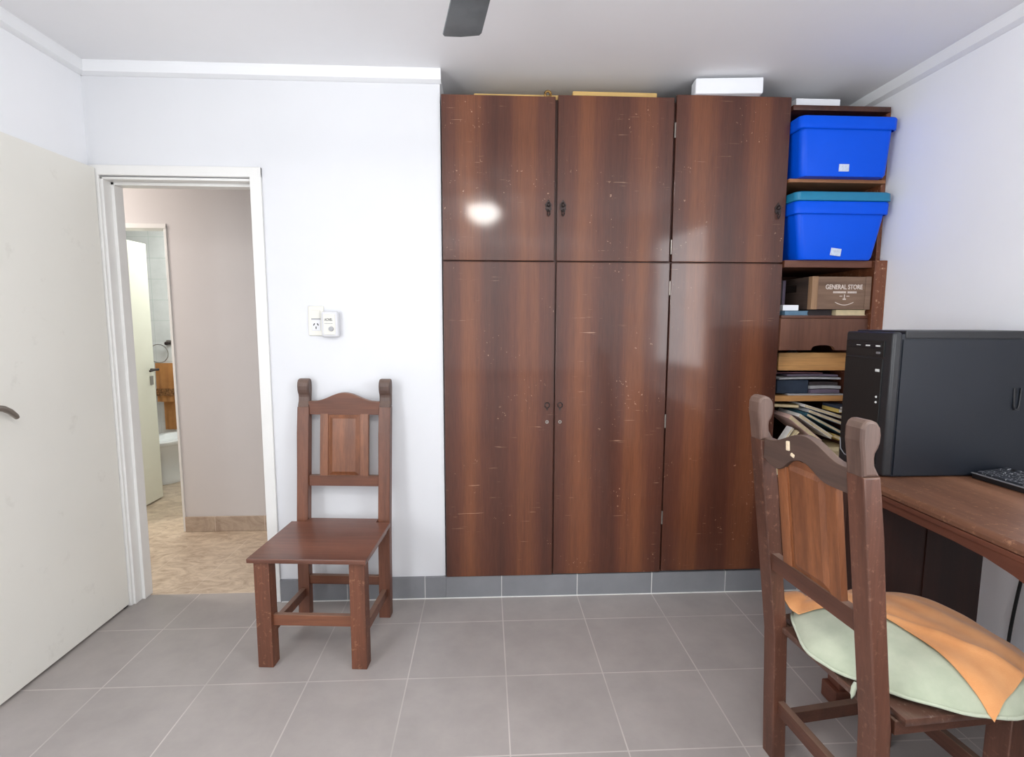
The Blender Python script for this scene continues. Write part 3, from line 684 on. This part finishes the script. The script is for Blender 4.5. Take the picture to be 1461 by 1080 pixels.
# ------------------------------------------------------------------ chairs
def chair(loc, rz, label, sz, ztop, lean, seat_z, worn):
    t = thing('wooden_chair', label, 'chair', loc, rz, 'carved wooden chairs')
    W = .452; pw, pd = .056, .046
    K = lambda k: M[{'chair': 'oldchair', 'chairh': 'oldchairh', 'chairleg': 'oldchair', 'chairseat': 'oldseat', 'crest': 'oldcrest'}[k] if worn else {'crest': 'chairh'}.get(k, k)]
    def vl(z): return -lean*max(z-.42*sz, 0) - lean*.35*min(z, .42*sz)
    # rear posts with rolled heads
    for s in (-1, 1):
        x0, x1 = (s*W/2, s*(W/2-pw)) if s < 0 else (W/2-pw, W/2)
        zt = ztop
        fr, bk_ = [], []
        for z in [0, .2*sz, .42*sz, .7*sz, .9*sz, zt-.125]:
            fr.append((vl(z)+pd/2, z)); bk_.append((vl(z)-pd/2, z))
        c0 = vl(zt-.05); zs_ = zt-.135
        q0 = vl(zs_)
        b = nb(); prism(b, fr[:-1] + [(vl(.9*sz)+pd/2, .9*sz), (q0+.021, zs_), (q0-pd/2, zs_)] + bk_[:-1][::-1], 'X', x0, x1, .004)
        p = obj('rear_post', b, K('chair'), t, smooth=35)
        head = [(q0+.0205, zs_+.0005), (c0+.016, zt-.108), (c0+.0135, zt-.090), (c0+.015, zt-.078), (c0+.021, zt-.068), (c0+.0255, zt-.054), (c0+.0265, zt-.036), (c0+.023, zt-.018), (c0+.014, zt-.006), (c0+.002, zt-.001),
                (c0-.010, zt-.001), (c0-.019, zt-.007), (c0-.0245, zt-.020), (c0-.0245, zt-.05), (vl(zt-.1)-.0228, zt-.1), (q0-pd/2+.0005, zs_+.0005)]
        b = nb(); prism(b, head, 'X', x0, x1, .007)
        plabel(obj('finial', b, M['darkfinial'], p, smooth=35), 'darkened rolled top of the post')
    for s in (-1, 1):
        xa, xb = sorted((s*(W/2+.002), s*(W/2-.062)))
        b = nb(); box(b, xa, xb, .350, .408, 0, seat_z-.020, .003); obj('front_leg', b, K('chairleg'), t, smooth=40)
    xi = W/2-pw
    # seat board notched round the posts
    b = nb(); f = .432
    prism(b, [(-xi+.002, -.018), (xi-.002, -.018), (xi-.002, .028), (W/2+.012, .028), (W/2+.016, f), (-W/2-.016, f), (-W/2-.012, .028), (-xi+.002, .028)], 'Z', seat_z-.020, seat_z, .003)
    obj('seat', b, K('chairseat'), t, smooth=40)
    for s in (-1, 1):
        xa, xb = sorted((s*(W/2-.008), s*(W/2-.030)))
        b = nb(); box(b, xa, xb, .02, .352, seat_z-.058, seat_z-.0205, .002); obj('seat_apron', b, K('chairh'), t)
        b = nb(); xa, xb = sorted((s*(W/2-.016), s*(W/2-.040)))
        prism(b, [(.015, .100*sz), (.352, .158*sz-.045), (.352, .158*sz), (.015, .142*sz)], 'X', xa, xb, .002); obj('side_stretcher', b, K('chairh'), t)
    bx('front_stretcher', (-W/2+.060, W/2-.060, .368, .390, .176*sz, .223*sz), K('chairh'), t)
    bx('rear_stretcher', (-xi-.002, xi+.002, -.016, .006, .158*sz, .202*sz), K('chairh'), t)
    # crest rail with a wavy top
    zc0, zc1, zp = .983*sz, 1.048*sz, 1.090*sz
    y = vl(1.02*sz)
    n = 24; topl = []
    for i in range(n+1):
        u = -1+2*i/n; a = abs(u)
        k = .5+.5*math.cos(PI*min(a/.86, 1)); topl.append((u*(xi+.004), zc1 + (zp-zc1)*k))
    if worn:
        botl = []
        for i in range(n+1):
            u = -1+2*i/n
            zz = zc0+.004 + .034*(.5+.5*math.cos(PI*min(abs(u+.03)/.62, 1)))
            if u < -.30 and u > -.92: zz -= .016*math.sin(PI*(u+.92)/.62)
            botl.append((u*(xi+.004), zz))
    else: botl = [(-xi-.004, zc0), (xi+.004, zc0)]
    b = nb(); prism(b, topl + botl[::-1], 'Y', y-.014, y+.012, .002); crest = obj('crest_rail', b, K('crest'), t, smooth=40)
    zl0, zl1 = .640*sz, .690*sz; yl = vl(.665*sz)
    b = nb(); prism(b, [(yl-.013, zl0), (yl+.011, zl0), (yl+.009, zl1), (yl-.015, zl1)], 'X', -xi-.003, xi+.003, .002); obj('lower_rail', b, K('chairh'), t)
    # panel between crest and lower rail
    def sl(x0, x1, off0, off1, z0, z1, bev, name, mat, parent):
        b = nb(); prism(b, [(vl(z0)+off0, z0), (vl(z0)+off1, z0), (vl(z1)+off1, z1), (vl(z1)+off0, z1)], 'X', x0, x1, bev); return obj(name, b, mat, parent, smooth=40)
    zt_ = zc0+(.036 if worn else .004)
    for s in (-1, 1):
        xa, xb = sorted((s*.118, s*.078)); sl(xa, xb, -.010, .010, zl1-.003, zc0+.004, .002, 'panel_stile', M['panel'], t)
    pz = sl(-.079, .079, -.005, .004, zl1-.003, zt_-.003, .001, 'back_panel', M['panel'], t)
    b = nb(); o0, o1 = -.0115, -.004
    z0, z1 = zl1+.014, zc0-.012
    if worn: z1 = zc0+.004
    A = [(-.074, z0-.012), (.074, z0-.012), (.074, z1+.010), (-.074, z1+.010)]; B = [(-.056, z0+.006), (.056, z0+.006), (.056, z1-.006), (-.056, z1-.006)]
    for sgn in (-1, 1):
        va = [b.verts.new((q[0], vl(q[1])+sgn*.0045, q[1])) for q in A]; vb = [b.verts.new((q[0], vl(q[1])+sgn*.012, q[1])) for q in B]
        for k in range(4): b.faces.new((va[k], va[(k+1) % 4], vb[(k+1) % 4], vb[k]))
        b.faces.new(vb)
    obj('raised_field', b, M['panel'], pz)
    if worn:
        b = nb(); box(b, -.066, -.052, y-.0185, y-.012, 1.036*sz, 1.063*sz, .003, rot=Matrix.Rotation(-.12, 3, 'Y')); plabel(obj('wood_chip', b, M['chip'], crest, smooth=40), 'pale bare patch where the crest rail is chipped')
        b = nb(); box(b, -.046, -.030, y-.0175, y-.012, 1.023*sz, 1.033*sz, .003, rot=Matrix.Rotation(.3, 3, 'Y')); plabel(obj('wood_chip', b, M['chip'], crest, smooth=40), 'small pale bare patch by the panel')
    return t
chair((-.692, -.143, 0), PI-.077, 'wooden chair with a bare seat against the white wall', 1.0, 1.157, .105, .484, False)
CX, CY, CR = .975, -1.256, -1.482
chair((CX, CY, 0), CR, 'wooden chair with chipped crest and cushion in front of the desk', 1.035, 1.213, .13, .468, True)

# cushion and cloth on the near chair
CC = (.02, .25)
RT = [(-180, .285), (-160, .315), (-140, .306), (-115, .290), (-96, .298), (-80, .284), (-68, .262), (-52, .246), (-33, .240), (-14, .254), (10, .272), (40, .300), (65, .29), (90, .28), (130, .32), (155, .30), (180, .285)]
def rad(a):
    a = math.degrees(a); a = (a+180) % 360 - 180
    for (a0, r0), (a1, r1) in zip(RT, RT[1:]):
        if a0 <= a <= a1:
            t = (a-a0)/(a1-a0); t = t*t*(3-2*t); return r0+(r1-r0)*t
    return RT[0][1]
def cush(u, v):
    x, y_ = u-CC[0], v-CC[1]
    return math.hypot(x, y_)/rad(math.atan2(y_, x))
SEAM, ZB = .487, .4695
def ctop(u, v):
    r = min(cush(u, v), 1.0)
    return SEAM + .088*max(0, 1-r**2.4)**.62 + .003*math.sin(u*31+v*9)*(1-r)*3*.4
cu_t = thing('seat_cushion', 'pale green cushion on the seat of the chair by the desk', 'cushion', (CX, CY, 0), CR)
bm = nb(); NR, NA = 16, 72
def radial(r, a):
    return CC[0]+r*rad(a)*math.cos(a), CC[1]+r*rad(a)*math.sin(a)
ct = bm.verts.new((CC[0], CC[1], ctop(*CC))); cb_ = bm.verts.new((CC[0], CC[1], ZB))
T, B = [], []
for i in range(1, NR+1):
    r = (i/NR); r = 1-(1-r)**1.6
    tr_, br_ = [], []
    for k in range(NA):
        u, v = radial(r, 2*PI*k/NA)
        tr_.append(bm.verts.new((u, v, ctop(u, v) if i < NR else SEAM)))
        if i < NR: br_.append(bm.verts.new((u, v, ZB + max(0, (r-.72)/.28)**2*(SEAM-ZB))))
    T.append(tr_); B.append(br_ if i < NR else tr_)
for L_, c0 in ((T, ct), (B, cb_)):
    for k in range(NA):
        bm.faces.new((c0, L_[0][k], L_[0][(k+1) % NA]))
    for a, b in zip(L_, L_[1:]):
        for k in range(NA): bm.faces.new((a[k], b[k], b[(k+1) % NA], a[(k+1) % NA]))
obj('cover', bm, M['green'], cu_t, smooth=70)
bm = nb(); pp = [radial(1.005, 2*PI*k/NA) for k in range(NA+1)]
tube(bm, [(p[0], p[1], SEAM) for p in pp], .0048, 8); obj('piping', bm, M['greenpipe'], cu_t, smooth=70)
bm = nb(); tube(bm, [(.125, -.012, SEAM), (.130, -.022, .478), (.132, -.026, .462), (.130, -.025, .448)], [.006, .007, .006, .003], 8); obj('tie_tape', bm, M['greenpipe'], cu_t, smooth=70)

bm = nb(); n1, n2 = 44, 34; g = []
A_, B_, C_, D_ = Vector((-.265, .0)), Vector((.290, .215)), Vector((.17, .53)), Vector((-.27, .43))
for i in range(n1+1):
    row = []
    for j in range(n2+1):
        s, q = i/n1, j/n2
        p = (A_*(1-s)+B_*s)*(1-q) + (D_*(1-s)+C_*s)*q
        bow = (.072*math.sin(PI*s)**1.6 - .055*math.exp(-((s-.19)/.10)**2))*(1-q)**2
        p = p + Vector((0, bow))
        r = cush(p.x, p.y)
        z = ctop(p.x, p.y) + .009
        if r > .97: z = min(z, SEAM + .034 - min(.05, (r-.97)*.42))
        z += .0035*math.sin(p.x*42+p.y*18)*(.5+.5*math.sin(p.y*26)) + .003*math.sin(p.y*55-p.x*20)
        z += .008*math.exp(-((p.x*.75-p.y+.19)/.018)**2)
        if p.x < -.07 and p.y < .09: z = max(z, .532 + .014*math.sin((p.x+.26)*40) - .10*max(0, -.005-p.y))
        row.append(bm.verts.new((p.x, p.y, z)))
    g.append(row)
for i in range(n1):
    for j in range(n2): bm.faces.new((g[i][j], g[i+1][j], g[i+1][j+1], g[i][j+1]))
bmesh.ops.recalc_face_normals(bm, faces=bm.faces[:])
bmesh.ops.solidify(bm, geom=bm.faces[:], thickness=.003)
o = obj('cloth', bm, M['orange'], smooth=80); o.location = (CX, CY, 0); o.rotation_euler = (0, 0, CR)
tag(o, 'orange cloth draped over the pale green chair cushion', 'cloth')

# ------------------------------------------------------------------ desk
DZT = .868
dk = thing('desk', 'brown wooden desk along the right wall', 'desk', (0, 0, 0))
bm = nb(); prism(bm, [(1.972, DZT-.03), (1.972, DZT), (1.382, DZT), (1.372, DZT-.004), (1.366, DZT-.014), (1.368, DZT-.026), (1.376, DZT-.03)], 'Y', -2.30, -.565); obj('desktop', bm, M['desk'], dk, smooth=40)
bm = nb(); pts = [(-.565, DZT-.0305), (-2.30, DZT-.0305), (-2.30, .64)] + [(-2.1, .64), (-1.9, .655), (-1.7, .69), (-1.55, .728), (-1.45, .757), (-1.38, .775), (-1.30, .788), (-1.2, .792), (-.565, .792)]
prism(bm, pts, 'X', 1.380, 1.402); obj('apron', bm, M['deskedge'], dk)
bx('edge_moulding', (1.372, 1.384, -2.30, -.565, DZT-.048, DZT-.0305), M['deskedge'], dk, bev=.003)
pd_ = bx('pedestal', (1.412, 1.822, -.86, -.80, .09, DZT-.031), M['deskdark'], dk, bev=.003)
bx('pedestal_board', (1.60, 1.822, -.864, -.8605, .10, DZT-.035), M['deskdark'], pd_, bev=.001)
bx('leg', (1.335, 1.411, -.858, -.80, .10, DZT-.07), M['deskdark'], dk, bev=.003)
bx('foot', (1.293, 1.85, -.872, -.788, 0, .066), M['deskedge'], dk, bev=.006)
bx('foot_step', (1.312, 1.84, -.866, -.794, .0665, .0995), M['deskedge'], dk, bev=.004)
pd2 = bx('pedestal', (1.412, 1.98, -2.28, -2.08, .09, DZT-.031), M['deskdark'], dk, bev=.003)
bx('foot', (1.293, 1.985, -2.29, -2.07, 0, .0895), M['deskedge'], dk, bev=.006)

# computer tower
TX, TYF, TW, TD, TH = 1.447, -.822, .25, .546, .537
pc = thing('computer_tower', 'black desktop computer tower standing on the desk', 'computer', (TX, TYF, DZT))
bm = nb(); box(bm, .030, TD, .003, TW-.003, .004, TH-.012, .003); obj('case', bm, M['pcpanel'], pc, smooth=40)
bx('side_panel', (.037, TD+.002, -.0015, .004, .010, TH-.032), M['pcpanel'], pc, bev=.001)
bx('top_cover', (.045, TD, .0, TW, TH-.028, TH), M['pcgrey'], pc, bev=.004)
bm = nb(); box(bm, 0, .036, 0, TW, .004, TH-.006, .010, 4); fb = obj('front_bezel', bm, M['pcgrey'], pc, smooth=45)
bx('door_panel', (-.004, .004, .040, TW-.010, .04, TH-.105), M['pcblack'], fb, bev=.002)
dvd = bx('optical_drive', (-.005, .004, .036, TW-.012, TH-.098, TH-.038), M['pcblack'], fb, bev=.002)
bx('drive_tray', (-.007, -.004, .048, TW-.022, TH-.066, TH-.046), M['kbbody'], dvd, bev=.001)
for yy, hh in ((.165, .0025), (.115, .005), (.063, .005)):
    bx('drive_mark', (-.0078, -.0069, yy-.011, yy+.011, TH-.057-hh/2, TH-.057+hh/2), M['led'], dvd, bev=0)
bx('eject_button', (-.007, -.004, .052, .072, TH-.086, TH-.078), M['kbtrim'], dvd, bev=.001)
bx('power_button', (-.0065, -.003, .050, .070, TH-.152, TH-.142), M['led'], fb, bev=.001)
for zz in (.292, .272):
    b = nb(); lathe(b, [(0, 0), (.0045, .001), (.003, .004), (0, .005)], 14); bmesh.ops.rotate(b, verts=b.verts[:], cent=(0,0,0), matrix=Matrix.Rotation(-PI/2, 3, 'Y')); bmesh.ops.translate(b, verts=b.verts[:], vec=(-.004, .056, zz)); obj('jack', b, M['led'], fb, smooth=50)
b = nb(); tube(b, [(-.003, TW-.012, .10), (-.004, TW-.020, .055), (-.004, TW-.045, .038), (-.004, .055, .034)], .003, 8); obj('bezel_trim', b, M['kbtrim'], fb, smooth=50)
b = nb(); tube(b, [(0.470, -.003, .330), (0.470, -.004, .265), (0.474, -.004, .252), (0.488, -.004, .252), (0.492, -.004, .265), (0.492, -.003, .330)], .004, 8); obj('panel_latch', b, M['pcgrey'], pc, smooth=50)
for xx in (.08, .40):
    for yy in (.03, TW-.03): 
        b = nb(); lathe(b, [(0, 0), (.014, 0), (.014, .0042), (0, .0042)], 14, (xx, yy, 0)); obj('rubber_foot', b, M['rubber'], pc)

# keyboard (long side along the wall)
kb = thing('keyboard', 'black computer keyboard on the desk in front of the tower', 'keyboard', (1.775, -.835, DZT), math.radians(3))
tilt = Matrix.Rotation(math.radians(-5.5), 3, 'Y')
def kbox(name, dims, mat, bev, parent=kb):
    b = nb(); box(b, *dims, bev); 
    bmesh.ops.rotate(b, verts=b.verts[:], cent=(0, 0, 0), matrix=tilt); return obj(name, b, mat, parent, smooth=40)
KL, KW = .445, .148
kbox('body', (0, KW, -KL, 0, .001, .021), M['kbbody'], .003)
kbox('edge_trim', (-.002, .006, -KL-.001, .001, .019, .0225), M['kbtrim'], .001)
b = nb(); box(b, KW-.03, KW-.01, -.05, -.02, .0, .016); box(b, KW-.03, KW-.01, -KL+.02, -KL+.05, .0, .016); obj('flip_foot', b, M['kbbody'], kb)
kp = .0192
for r in range(6):
    x0 = .012 + r*kp + (.006 if r == 5 else 0)
    if r == 0:
        spans = [(0, 1.25), (1.25, 1.25), (2.5, 1.25), (3.75, 6.25), (10, 1.25), (11.25, 1.25), (12.5, 1.25), (13.75, 1.25), (15.25, 1), (16.25, 1), (17.25, 1), (18.5, 2), (20.5, 1)]
    elif r == 5: spans = [(0, 1)] + [(2+i+(i//4)*.5, 1) for i in range(12)] + [(15.25+i, 1) for i in range(3)] + [(18.5+i, 1) for i in range(3)]
    else:
        o_ = (0, 2.25, 1.75, 1.5, 1)[r] if r < 5 else 1
        spans = [(0, o_)] + [(o_+i, 1) for i in range(int(14-o_))] + [(o_+int(14-o_), 15-o_-int(14-o_))]
        if r in (3, 4): spans += [(15.25+i, 1) for i in range(3)]
        if r == 1: spans += [(16.25, 1)]
        spans += [(18.5+i, 1) for i in range(3)]
    for a, wk in spans:
        y1 = -.012 - a*kp; y0 = y1 - wk*kp + .0025
        if y1 < -KL+.004 or y0 < -KL+.002: continue
        if y1 > -.34: kc = kbox('key', (x0, x0+kp-.0028, y0, y1, .0205, .0285), M['keycap'], .0018)
# cable on the wall behind the desk
bm = nb()
pts = []
for k in range(25):
    u = k/24; pts.append((1.981, -.84-.075*u**1.6, .18+.65*u))
pts = [(1.95, -.828, .006), (1.976, -.832, .10)] + pts
tube(bm, pts, .0055, 8); tag(obj('power_cable', bm, M['cable'], smooth=60), 'black cable hanging down the right wall under the desk', 'cable')

# ------------------------------------------------------------------ ceiling fan with lamp
fn = thing('ceiling_fan', 'ceiling fan with dark grey blades, one blade in view at the top', 'ceiling fan', (.041, -1.422, 0))
bm = nb(); lathe(bm, [(0, H), (.06, H), (.055, H-.03), (.02, H-.045), (.012, H-.05), (.012, 2.45), (0, 2.45)], 28); obj('ceiling_rod', bm, M['fanmetal'], fn, smooth=40)
bm = nb(); lathe(bm, [(0, 2.46), (.07, 2.455), (.095, 2.435), (.095, 2.395), (.07, 2.375), (.04, 2.37), (0, 2.37)], 32); obj('motor', bm, M['fanmetal'], fn, smooth=40)
bm = nb(); lathe(bm, [(0, 2.3695), (.034, 2.3695), (.03, 2.352), (0, 2.348)], 24); obj('motor_cap', bm, M['fanmetal'], fn, smooth=40)
for k in range(4):
    a = PI/2 + math.radians(10.2) + k*PI/2; R = Matrix.Rotation(a, 3, 'Z')
    b = nb(); prism(b, [(.125, -.050), (.675, -.068), (.690, -.062), (.699, .0), (.694, .056), (.682, .063), (.125, .050)], 'Z', 2.387, 2.393, .002)
    bmesh.ops.rotate(b, verts=b.verts[:], cent=(0, 0, 2.39), matrix=Matrix.Rotation(math.radians(-7), 3, 'X'))
    bmesh.ops.rotate(b, verts=b.verts[:], cent=(0, 0, 0), matrix=R); bl = obj('blade', b, M['fanblade'], fn, smooth=40)
    b = nb(); box(b, .08, .17, -.018, .018, 2.394, 2.399, .001); bmesh.ops.rotate(b, verts=b.verts[:], cent=(0,0,0), matrix=R); obj('blade_bracket', b, M['fanmetal'], bl)

# ------------------------------------------------------------------ round ceiling lamp behind the camera
cl = thing('ceiling_lamp', 'round white glass ceiling lamp on the ceiling behind the fan', 'lamp', (-.02, -2.86, 0))
bm = nb(); lathe(bm, [(0, H), (.175, H), (.178, H-.03), (.165, H-.036), (0, H-.036)], 40); obj('ceiling_plate', bm, M['fanmetal'], cl, smooth=40)
bm = nb(); lathe(bm, [(.16, H-.037), (.165, H-.06), (.158, H-.10), (.13, H-.145), (.085, H-.175), (.04, H-.19), (0, H-.193)], 40); plabel(obj('lamp_globe', bm, M['globe'], cl, smooth=60), 'lit white glass bowl')
